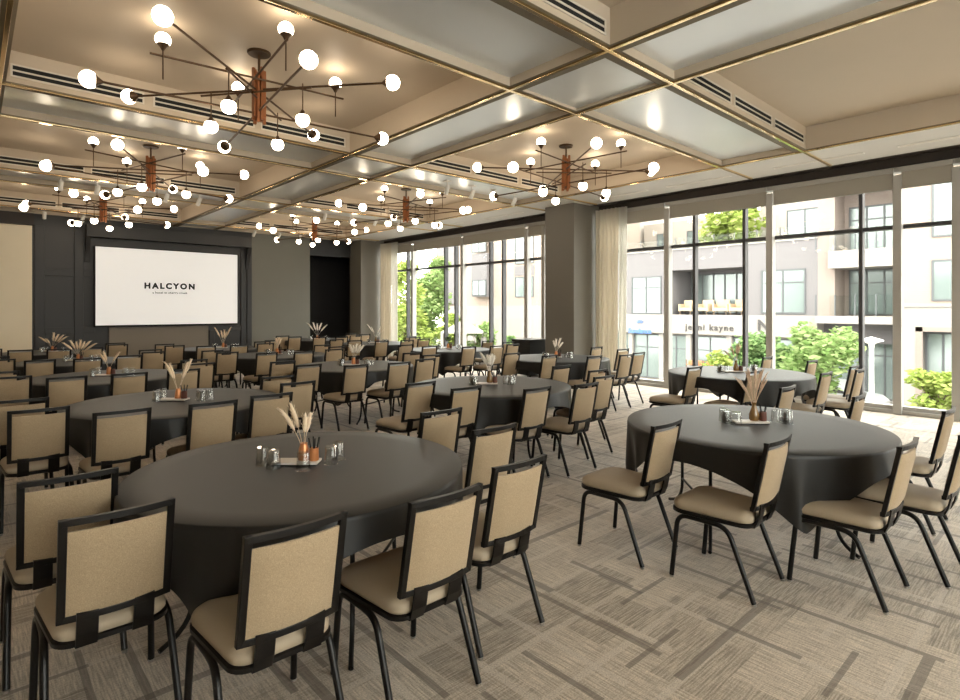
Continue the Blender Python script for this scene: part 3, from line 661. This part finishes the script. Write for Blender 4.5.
for tn, (vk, st, pm_, pr) in KIND.items():
    cx, cy = TABLES[tn]; cy += .04; wz = WHERE[tn]
    rz = R(-42); ux, uy = cos(rz), sin(rz); vx, vy = -uy, ux
    sh = .05 if tn == 'T2' else 0
    def at(a, b): return (cx+ux*(a+sh)+vx*b, cy+uy*(a+sh)+vy*b)
    x, y = at(-.02, 0)
    tr = MB(); tr.box(-.125, .125, -.05, .05, .006, .020, 0).box(-.118, .118, -.046, .046, 0, .006, 1)
    o = tr.build('tray', ['tray', 'black'], loc=(x, y, ZT), bevel=.003); o.rotation_euler.z = rz
    tag(o, 'pale rectangular tray at the centre of the ' + wz, 'tray', 'centrepiece trays')
    vx_, vy_ = at(.015, .012); zt = ZT+.0202
    if vk == 'cone': o = MB().lathe([(.030, 0), (.032, .004), (.026, .06), (.019, .088), (.021, .092), (.017, .092), (.014, .05), (.001, .01)], 20).build('vase', 'vase', loc=(vx_, vy_, zt), smooth='auto'); vh = .09; tag(o, 'small orange copper vase on the tray, ' + wz, 'vase', 'centrepiece vases')
    else: o = MB().lathe([(.030, 0), (.036, .01), (.036, .045), (.022, .085), (.014, .115), (.018, .135), (.015, .135), (.011, .11), (.001, .02)], 20).build('vase', 'amber', loc=(vx_, vy_, zt), smooth='auto'); vh = .13; tag(o, 'small amber glass bottle vase on the tray, ' + wz, 'vase', 'centrepiece vases')
    bq = empty('dried_bouquet', (vx_, vy_, zt+vh), rz)
    for (dx, dz, dy) in st:
        dz *= HF[tn]
        m = MB(); plume(m, (dx*.05, 0, -.03), (dx, dy, dz*.92), (-dx*.12, 0), pr, 0); m.build('stem', pm_, bq, smooth=True)
    if pm_ == 'green':
        pass
    tag(bq, '%s standing in the vase, %s' % (PN[pm_], wz), 'dried flowers', 'centrepiece bouquets')
    px_, py_ = at(.075, .0)
    o = MB().lathe([(.026, 0), (.027, .003), (.025, .068), (.022, .068), (.022, .006), (.001, .006)], 18).build('pen_cup', 'vase' if tn == 'T1' else 'rust', loc=(px_, py_, zt), smooth='auto')
    tag(o, '%s pen cup on the tray, %s' % ('orange' if tn == 'T1' else 'dark rust', wz), 'cup', 'pen cups')
    for k in range(4):
        a = k*1.6+.4; m = MB().tube([(.008*cos(a), .008*sin(a), .008), (.027*cos(a), .027*sin(a), .125)], .0035, 6)
        m.tube([(.0285*cos(a), .0285*sin(a), .085), (.031*cos(a), .031*sin(a), .125)], .0012, 4)
        o = m.build('pen', 'ink', loc=(px_, py_, zt)); o.rotation_euler.z = rz
        tag(o, 'black pen in the cup, ' + wz, 'pen', 'pens in the cup, ' + wz)
    GL = [(-.20, -.02, 'leftmost'), (-.115, -.09, 'second from the left')] if tn == 'T1' else [(-.19, .02, ''), (-.15, -.06, ''), (-.175, .10, '')]
    GR = [(.055, -.125, 'in front of the pen cup'), (.17, .0, 'right, front one of two'), (.185, .10, 'right, back one of two')] if tn == 'T1' else [(.20, .05, ''), (.25, -.02, ''), (.28, .07, '')]
    for sd, GG in (('left', GL), ('right', GR)):
        for (a, b, lb) in GG:
            o = tum0 if tfirst else tum0.copy()
            if not tfirst: COL.objects.link(o)
            tfirst = False; gx, gy = at(a, b); o.location = (gx, gy, ZT)
            if lb: tag(o, 'upturned clear tumbler, %s, on the %s' % (lb, wz), 'glass', 'upturned tumblers, ' + wz)
            else: tag(o, 'upturned clear tumbler clustered %s of the tray, %s' % (sd, wz), 'glass', 'tumblers %s of the tray, %s' % (sd, wz))

# dark low cabinet beside the near column and table glimpsed at the far left
cb = empty('equipment_cabinet', (10.0, 9.25, 0), 0, 'low black cabinet in front of the window left of the near column', 'cabinet')
MB().box(-.35, .35, -.3, .3, .06, .86).build('body', 'black', cb, bevel=.008)
MB().box(-.36, .36, -.31, .31, .86, .89).build('top', 'blackmetal', cb, bevel=.004)
for x in (-.28, .28):
    for y in (-.24, .24): MB().lathe([(.025, 0), (.025, .06)], 10, (x, y, 0)).build('foot', 'blackmetal', cb)

# ------------------------------------------------------------------ outside
Z0 = -3.0; XF = 32.0
ex = (sin(R(47.885)), cos(R(47.885))); ey = (-cos(R(47.885)), sin(R(47.885)))
def W(px, py, X=XF):                    # a photograph pixel onto the plane x = X: (y, z)
    r0 = (px-CXP)/F; kx = r0*ex[0]+ex[1]; ky = r0*ey[0]+ey[1]; k = X/kx
    return k*ky, EYE-(py-HYP)*k/F
def fb(mb, x0, x1, px0, py0, px1, py1, mi=0, X=XF, zz=None):
    pm_ = (px0+px1)/2; ya = W(px1, py0, X)[0]; yb_ = W(px0, py0, X)[0]; za = W(pm_, py1, X)[1]; zb_ = W(pm_, py0, X)[1]
    if zz: za, zb_ = zz
    mb.box(x0, x1, ya, yb_, za, zb_, mi); return ya, yb_, za, zb_
struct(MB().box(XW+.4, 80, -60, 120, Z0-.3, Z0-.05).build('ground_street', 'street'))
struct(MB().box(XW+.4, 15, -60, 120, Z0-.05, Z0+.05).build('ground_near_sidewalk', 'walk'))
struct(MB().box(28.2, XF+1.5, -60, 120, Z0-.05, Z0+.10).build('ground_far_sidewalk', 'walk'))

def facade(name, lb):
    return empty(name, (0, 0, 0), 0, lb, 'building')
def win(b, ya, yb_, za, zb_, x, nx=2, nz=1, fr_='bframe'):
    f = MB(); f.box(x-.06, x+.02, ya, yb_, za, za+.08).box(x-.06, x+.02, ya, yb_, zb_-.08, zb_)
    for i in range(nx+1):
        y = ya+(yb_-ya)*i/nx; f.box(x-.055, x+.018, y-.04, y+.04, za, zb_)
    for i in range(1, nz+1):
        if i < nz+0: z = zb_-(zb_-za)*.3*i; f.box(x-.05, x+.018, ya, yb_, z-.03, z+.03)
    o = f.build('window', fr_, b); MB().box(x-.02, x+.0, ya, yb_, za, zb_).build('pane', 'bglass', o); return o
# grey clad building opposite with white shop band
g = facade('grey_shop_building', 'grey clad building across the street with white shop sign band')
yA, yB = 9.76, 24.0
rec_y0, rec_y1, rec_z0, rec_z1 = 13.4, 17.9, 1.31, 3.95
m = MB(); m.box(XF, XF+8, yA, rec_y0, 1.25, 5.2).box(XF, XF+8, rec_y1, yB, 1.25, 5.2).box(XF, XF+8, rec_y0, rec_y1, rec_z1, 5.2).box(XF+2.5, XF+8, rec_y0, rec_y1, 1.25, rec_z1).box(XF, XF+2.5, rec_y0, rec_y1, 1.15, 1.25)
m.build('upper_wall', 'grey', g)
MB().box(XF-.15, XF+8, yA, yB+2.2, .10, 1.25).build('sign_band', 'stucco', g)
# shops
m = MB(); m.box(XF+.3, XF+8, yA, yB+2.2, Z0, .10)
m.build('shop_wall', 'cream2', g)
for a, b_ in ((9.9, 12.0), (12.3, 14.2), (14.4, 16.6), (16.9, 18.4), (18.7, 20.6), (20.9, 23.5)):
    win(g, a, b_, Z0+.2, .0, XF+.27, 2, 2)
for a in (12.15, 14.3, 16.75, 18.55, 20.75): MB().box(XF+.0, XF+.3, a-.15, a+.15, Z0, .1).build('pilaster', 'stucco', g)
win(g, 18.55, 20.6, 1.28, 3.65, XF, 2, 2); win(g, 10.36, 12.49, 1.35, 3.7, XF, 2, 2)
win(g, rec_y0+.1, rec_y1-.1, 1.3, 3.8, XF+2.5, 6, 1)
# glass parapet
m = MB(); m.box(XF+.05, XF+.09, yA, yB, 5.2, 5.9).build('parapet_glass', 'glass', g)
for i in range(12): MB().box(XF, XF+.05, yA+.6+i*1.2, yA+.64+i*1.2, 5.2, 5.95).build('parapet_post', 'bframe', g)
MB().box(XF-.06, XF+.12, yA, yB, 5.18, 5.26).build('coping', 'stucco', g)
# signs
sg = empty('shop_sign', (XF-.18, 15.4, .36), R(-90), 'row of small dark lowercase letters on the white shop band', 'sign')
text('jenni kayne', .50, (0, 0, 0), (R(90), 0, 0), 'signgrey', sg, extr=.02, space=1.25, off=.008)
sg = empty('shop_sign', (XF-.18, 12.35, .42), R(-90), 'single large dark capital letter sign right of the lowercase lettering', 'sign')
text('N', .85, (0, 0, 0), (R(90), 0, 0), 'signgrey', sg, extr=.03, off=.02)
sg = empty('shop_sign', (XF-.18, 19.95, .12), R(-90), 'blue shop sign with small emblem at the left of the band', 'sign')
text('Sundance', .46, (0, 0, -.08), (R(90), 0, 0), 'signblue', sg, extr=.02, space=.95, off=.01)
em = MB()
for k in range(5):
    a = R(30+30*k); em.tube([(.12*cos(a), 0, .52+.08*sin(a)), (.3*cos(a), 0, .52+.3*sin(a))], .03, 6)
em.build('emblem', 'signblue', sg)
# terrace furniture: four wicker armchairs
def wicker(x, y, rz, lb):
    t = empty('wicker_armchair', (x, y, 1.25), rz)
    MB().box(-.38, .38, -.35, .35, .22, .42).build('seat', 'rattan', t, bevel=.03)
    MB().box(-.38, .38, .28, .40, .42, .88).build('backrest', 'rattan', t, bevel=.03)
    for s in (-1, 1): MB().box(s*.38-.05, s*.38+.05, -.35, .35, .2, .64).build('armrest', 'rattan', t, bevel=.02)
    for sx in (-.33, .33):
        for sy in (-.3, .3): MB().box(sx-.025, sx+.025, sy-.025, sy+.025, 0, .22).build('leg', 'bark', t)
    tag(t, lb, 'armchair', 'terrace armchairs across the street')
wicker(XF+.6, 17.1, R(-90), 'tan wicker armchair at the left end of the terrace opposite')
wicker(XF+.6, 16.0, R(-100), 'tan wicker armchair second from left on the terrace opposite')
wicker(XF+.6, 15.0, R(-80), 'tan wicker armchair third from left on the terrace opposite')
wicker(XF+.6, 14.0, R(-95), 'tan wicker armchair at the right end of the terrace opposite')
# goods in the shop window
for k, (y, z, h) in enumerate(((15.9, 0, .9), (15.2, 0, 1.2), (16.3, 0, .7))):
    t = empty('display_rack', (XF-.35, y, Z0+.1), 0, 'orange display rack before the shop, %s' % ('middle', 'right', 'left')[k], 'display rack', 'orange racks before the shop')
    for q in range(3): MB().box(-.2, .2, -.32, .32, .3+.45*q, .34+.45*q).build('shelf', 'orange', t)
    for sy in (-.3, .3): MB().box(-.2, -.15, sy-.02, sy+.02, 0, 1.5).build('upright', 'bark', t)
    for q in range(3): MB().box(-.12, .12, -.25, .2, .345+.45*q, .56+.45*q).build('goods', 'orange', t, bevel=.03)
# tan balcony building right
t = facade('balcony_building', 'tan apartment block with white balconies right of the grey building')
y0, y1 = 6.4, 9.76
m = MB(); m.box(XF+1.6, XF+9, y0, y1, Z0, 11).box(XF, XF+1.6, y1-.75, y1, 1.2, 11).build('wall', 'pink', t)
for z0, z1 in ((3.60, 4.45), (.88, 1.25), (7.6, 8.1)):
    MB().box(XF-.5, XF+1.7, y0-.2, y1-.6 if z0 > 3 else y1, z0, z1).build('balcony_slab', 'stucco', t)
for z in (4.45, 1.25):
    MB().box(XF-.45, XF-.42, y0-.1, y1-.65, z+.05, z+1.0).build('balcony_glass', 'glass', t)
    for i in range(5): MB().box(XF-.48, XF-.42, y0-.1+i*.85, y0-.05+i*.85, z, z+1.05).build('rail_post', 'bframe', t)
    win(t, y0+.15, y1-1.0, z+.05, z+2.35, XF+1.58, 3, 2)
win(t, y0+.1, y1-.2, Z0+.1, .2, XF+1.55, 4, 2)
MB().box(XF+.9, XF+1.6, y0, y1, -.1, .88).build('canopy', 'grey', t)
# brick building at the far right
b = facade('brick_building', 'tan brick building with white stucco base at the right')
MB().box(XF-.6, XF+9, -8, 6.4, 1.75, 11).build('brick_wall', 'brick', b)
m = MB(); m.box(XF-.65, XF+9, 5.6, 6.4, Z0, 1.75).box(XF-.65, XF+9, 2.9, 5.6, .7, 1.75).box(XF-.65, XF+9, -8, 2.9, Z0, 1.75).box(XF+.2, XF+9, 2.9, 5.6, Z0, .7)
m.build('stucco_base', 'stucco', b); MB().box(XF-.72, XF-.6, -8, 6.45, 1.70, 1.82).build('string_course', 'stucco', b)
win(b, 2.8, 5.05, 1.95, 3.75, XF-.6, 3, 1); win(b, 2.8, 5.05, 4.75, 7.2, XF-.6, 3, 1)
win(b, 3.0, 5.4, Z0+.1, .55, XF+.18, 4, 1)
MB().box(XF-.67, XF-.6, 5.4, 5.65, Z0, .8).build('door_surround', 'pink', b)
MB().box(XF-.67, XF-.6, 2.8, 5.65, .6, .8).build('lintel', 'pink', b)
# brick building at the left
b = facade('brick_building', 'tall brick building with white base seen through the far windows')
MB().box(XF, XF+10, 26.3, 40, 1.85, 14).build('brick_wall', 'brick', b)
m = MB(); m.box(XF-.1, XF+10, 26.3, 40, Z0, 1.85); m.build('stucco_base', 'stucco', b)
MB().box(XF-.5, XF+.3, 34.0, 35.9, 2.6, 6.2).build('bay', 'grey', b)
MB().box(XF-.3, XF+.3, 38.5, 41, 2.0, 9).build('bay', 'grey', b)
for (ya, yb_) in ((29.3, 31.2),):
    for za, zb_ in ((2.5, 4.1), (5.1, 7.3), (8.3, 10.3)): win(b, ya, yb_, za, zb_, XF, 2, 1)
for za, zb_ in ((6.3, 8.4), (2.7, 4.0)): win(b, 34.1, 35.8, za, zb_, XF-.52, 2, 1)
MB().box(XF-.04, XF+.1, 29.2, 31.3, 4.2, 4.95).build('spandrel', 'grey', b)
# far pale building behind the grey one
b = facade('cream_building', 'pale cream house with gabled roof behind the grey building')
MB().box(48, 56, 17, 29.6, Z0, 9.6).build('wall', 'cream2', b)
for ya in (17.5, 19.5, 24, 27): win(b, ya, ya+1.2, 6.9, 8.6, 48, 2, 1)
b = facade('pink_building', 'pink apartment block far behind beside the near curtain')
MB().box(46, 60, 30, 48, Z0, 16).build('wall', 'cream2', b)
for ya in (30.6, 33.6): win(b, ya, ya+1.2, 8.2, 10.2, 46, 1, 1)
b = facade('cream_tower', 'plain cream block behind the left end of the balconies')
MB().box(42, 47.5, 9, 16.5, Z0, 14).build('wall', 'cream2', b)
for ya in (9.4, 12.5): win(b, ya, ya+2.2, 6.4, 8.4, 42, 2, 1)

# trees
def tree(x, y, h, w, name, lm, lb, n=2200, z=Z0, base=.35, ls=.13, grp=None, seed=1, multi=3):
    r_ = random.Random(seed); t = empty(name, (x, y, z), 0, lb, 'tree' if 'tree' in name else 'shrub', grp)
    tr = MB(); tr.tube([(0, 0, 0), (.05, .02, h*.3), (.0, .06, h*.62)], [.05+h*.012, .04+h*.009, .02], 8)
    blobs = []
    for k in range(9+multi*2):
        a = r_.uniform(0, 2*pi); rr = w*.5*r_.uniform(.15, .78); zz = h*(base+(1-base)*r_.uniform(.15, .88))
        blobs.append((rr*cos(a), rr*sin(a), zz, w*r_.uniform(.16, .30)))
        tr.tube([(0, .03, h*.35), (rr*.5*cos(a), rr*.5*sin(a), (zz+h*.35)/2+.1), (rr*cos(a), rr*sin(a), zz)], [.03, .022, .008], 5)
    tr.build('trunk', 'bark', t, smooth=True)
    vs, fs = [], []
    for _ in range(n):
        bx, by, bz, br = r_.choice(blobs)
        th = r_.uniform(0, 2*pi); cz = r_.uniform(-1, 1); q = br*r_.uniform(.5, 1.05); sc_ = math.sqrt(1-cz*cz)
        c = (bx+q*sc_*cos(th), by+q*sc_*sin(th), max(bz+q*cz*.85, .1))
        a, b_, s = r_.uniform(0, 2*pi), r_.uniform(-.9, .9), ls*r_.uniform(.6, 1.3)
        u = (cos(a)*s, sin(a)*s, b_*s*.5); v = (-sin(a)*s*.5*cos(b_), cos(a)*s*.5*cos(b_), s*.5*sin(b_+1))
        o = len(vs)
        vs += [(c[0]-u[0], c[1]-u[1], c[2]-u[2]), (c[0]+v[0], c[1]+v[1], c[2]+v[2]), (c[0]+u[0], c[1]+u[1], c[2]+u[2]), (c[0]-v[0], c[1]-v[1], c[2]-v[2])]
        fs.append((o, o+1, o+2, o+3))
    MB().add(vs, fs).build('foliage', lm, t)
    return t
def treepx(px, X, ztop, wpx, name, lm, lb, **k):
    y = W(px, 308, X)[0]; w = wpx/F*math.hypot(X, y)*.95
    tree(X, y, ztop-Z0, w, name, lm, lb, **k)
SG = 'street trees outside'
treepx(755, 26, .95, 42, 'street_tree', 'leafd', 'slim green street tree left of the round-crowned one', seed=2, base=.3)
treepx(816, 24, .98, 60, 'street_tree', 'leaf', 'round-crowned green street tree before the balcony building', seed=3, n=3000, base=.3)
treepx(786, 25, .25, 40, 'street_tree', 'leafd', 'low green street tree between the two taller ones', seed=4, base=.1)
treepx(720, 27, -.4, 30, 'shrub', 'leafy', 'small pale green shrub before the orange racks', seed=5, base=.05, n=1200)
treepx(937, 23, -.25, 40, 'street_tree', 'leafy', 'small yellow-green tree before the garage door', seed=6, base=.3, n=1400)
treepx(735, 42, 10.4, 75, 'rooftop_tree', 'leafy', 'tall bright green tree behind the grey building roof', seed=7, base=.5, n=2600, ls=.3)
treepx(404, 21, 5.2, 60, 'street_tree', 'leafy', 'bright green tree beside the far curtain', seed=8, n=7000, base=.05, ls=.17)
treepx(430, 26, 6.6, 62, 'street_tree', 'leaf', 'tall bright green tree right of the curtain tree', seed=9, n=7000, base=.1, ls=.17)
treepx(450, 24, 1.6, 36, 'shrub', 'leafy', 'wide yellow-green shrub under the tall tree', seed=10, n=2000, base=.05, ls=.16)
treepx(479, 24, .9, 34, 'shrub', 'leaf', 'broad green shrub before the brick bay', seed=11, n=2600, base=.05, ls=.15)
treepx(516, 23, .65, 30, 'shrub', 'leafd', 'green shrub before the white base right of the broad shrub', seed=12, n=2600, base=.05, ls=.15)
treepx(400, 24, 2.0, 50, 'shrub', 'leafy', 'yellow-green shrub low beside the far curtain', seed=13, n=2600, base=.05, ls=.18)
# lamp post with disc head
ly = W(871.5, 335, 19)[0]
lp = empty('lamp_post', (19, ly, Z0), 0, 'white lamp post with a flat disc head', 'lamp post')
MB().tube([(0, 0, .3), (0, 0, 3.55)], [.075, .055], 12).build('pole', 'white', lp, smooth='auto')
MB().lathe([(.12, 0), (.12, .06), (.085, .3), (.075, .32)], 16).build('base', 'white', lp, smooth='auto')
MB().lathe([(.06, 3.5), (.07, 3.6), (.17, 3.66), (.29, 3.70), (.28, 3.73), (.001, 3.82)], 24).build('disc_shade', 'white', lp, smooth='auto')
# white pavilion at left
pv = empty('garden_pavilion', (23, 27.0, Z0), 0, 'small white pavilion roof on posts among the left trees', 'pavilion')
MB().lathe([(1.8, 3.1), (1.8, 3.2), (.05, 3.9)], 4).build('roof', 'stucco', pv)
for sx in (-.9, .9):
    for sy in (-.9, .9): MB().box(sx-.12, sx+.12, sy-.12, sy+.12, 0, 3.12).build('post', 'stucco', pv)
# parked car
cr = empty('parked_car', (28.0, 8.2, Z0), 0, 'silver car parked behind the lamp post', 'car')
side = [(-2.1, .45), (-2.15, .75), (-1.9, .95), (-1.1, 1.05), (-.55, 1.48), (.75, 1.52), (1.45, 1.1), (2.1, .98), (2.2, .7), (2.15, .4), (-2.1, .3)]
n_ = len(side); m = MB(); m.add([(-.85, y, z) for y, z in side]+[(.85, y, z) for y, z in side], [tuple(range(n_)), tuple(reversed(range(n_, 2*n_)))]+[(i, n_+i, n_+(i+1) % n_, (i+1) % n_) for i in range(n_)])
m.build('body', 'car', cr, bevel=.05)
for s in (-.87, .87):
    m = MB(); q = [(-1.0, 1.05), (-.52, 1.42), (.1, 1.45), (.1, 1.05)]; q2 = [(.18, 1.05), (.18, 1.45), (.72, 1.44), (1.3, 1.08)]
    for Q in (q, q2): m.add([(s-.01, y, z) for y, z in Q]+[(s+.01, y, z) for y, z in Q], [(0, 1, 2, 3), (7, 6, 5, 4), (0, 4, 5, 1), (1, 5, 6, 2), (2, 6, 7, 3), (3, 7, 4, 0)])
    m.build('side_window', 'tyre', cr)
for y in (-1.35, 1.35):
    for s in (-.8, .8):
        w_ = MB().lathe([(.2, -.1), (.32, -.1), (.34, -.06), (.34, .06), (.32, .1), (.2, .1), (.18, .08), (.001, .08)], 20).build('wheel', 'tyre', cr, smooth='auto'); w_.location = (s, y, .34); w_.rotation_euler = (0, R(90 if s > 0 else -90), 0)

# ------------------------------------------------------------------ light
wd = bpy.data.worlds.new('world'); bpy.context.scene.world = wd; wd.use_nodes = True
nt = wd.node_tree; bg = nt.nodes['Background']
bg.inputs[0].default_value = (1, .965, .90, 1); bg.inputs[1].default_value = 9.5
su = bpy.data.lights.new('sun', 'SUN'); su.energy = 1.0; su.angle = R(6); su.color = (1, .96, .9)
so = bpy.data.objects.new('sun', su); COL.objects.link(so); so.rotation_euler = (R(40), 0, R(-62))
so.location = (0, -20, 30)
vs = bpy.context.scene.view_settings; vs.view_transform = 'Standard'; vs.look = 'None'; vs.gamma = 1; vs.use_curve_mapping = False; vs.exposure = .16
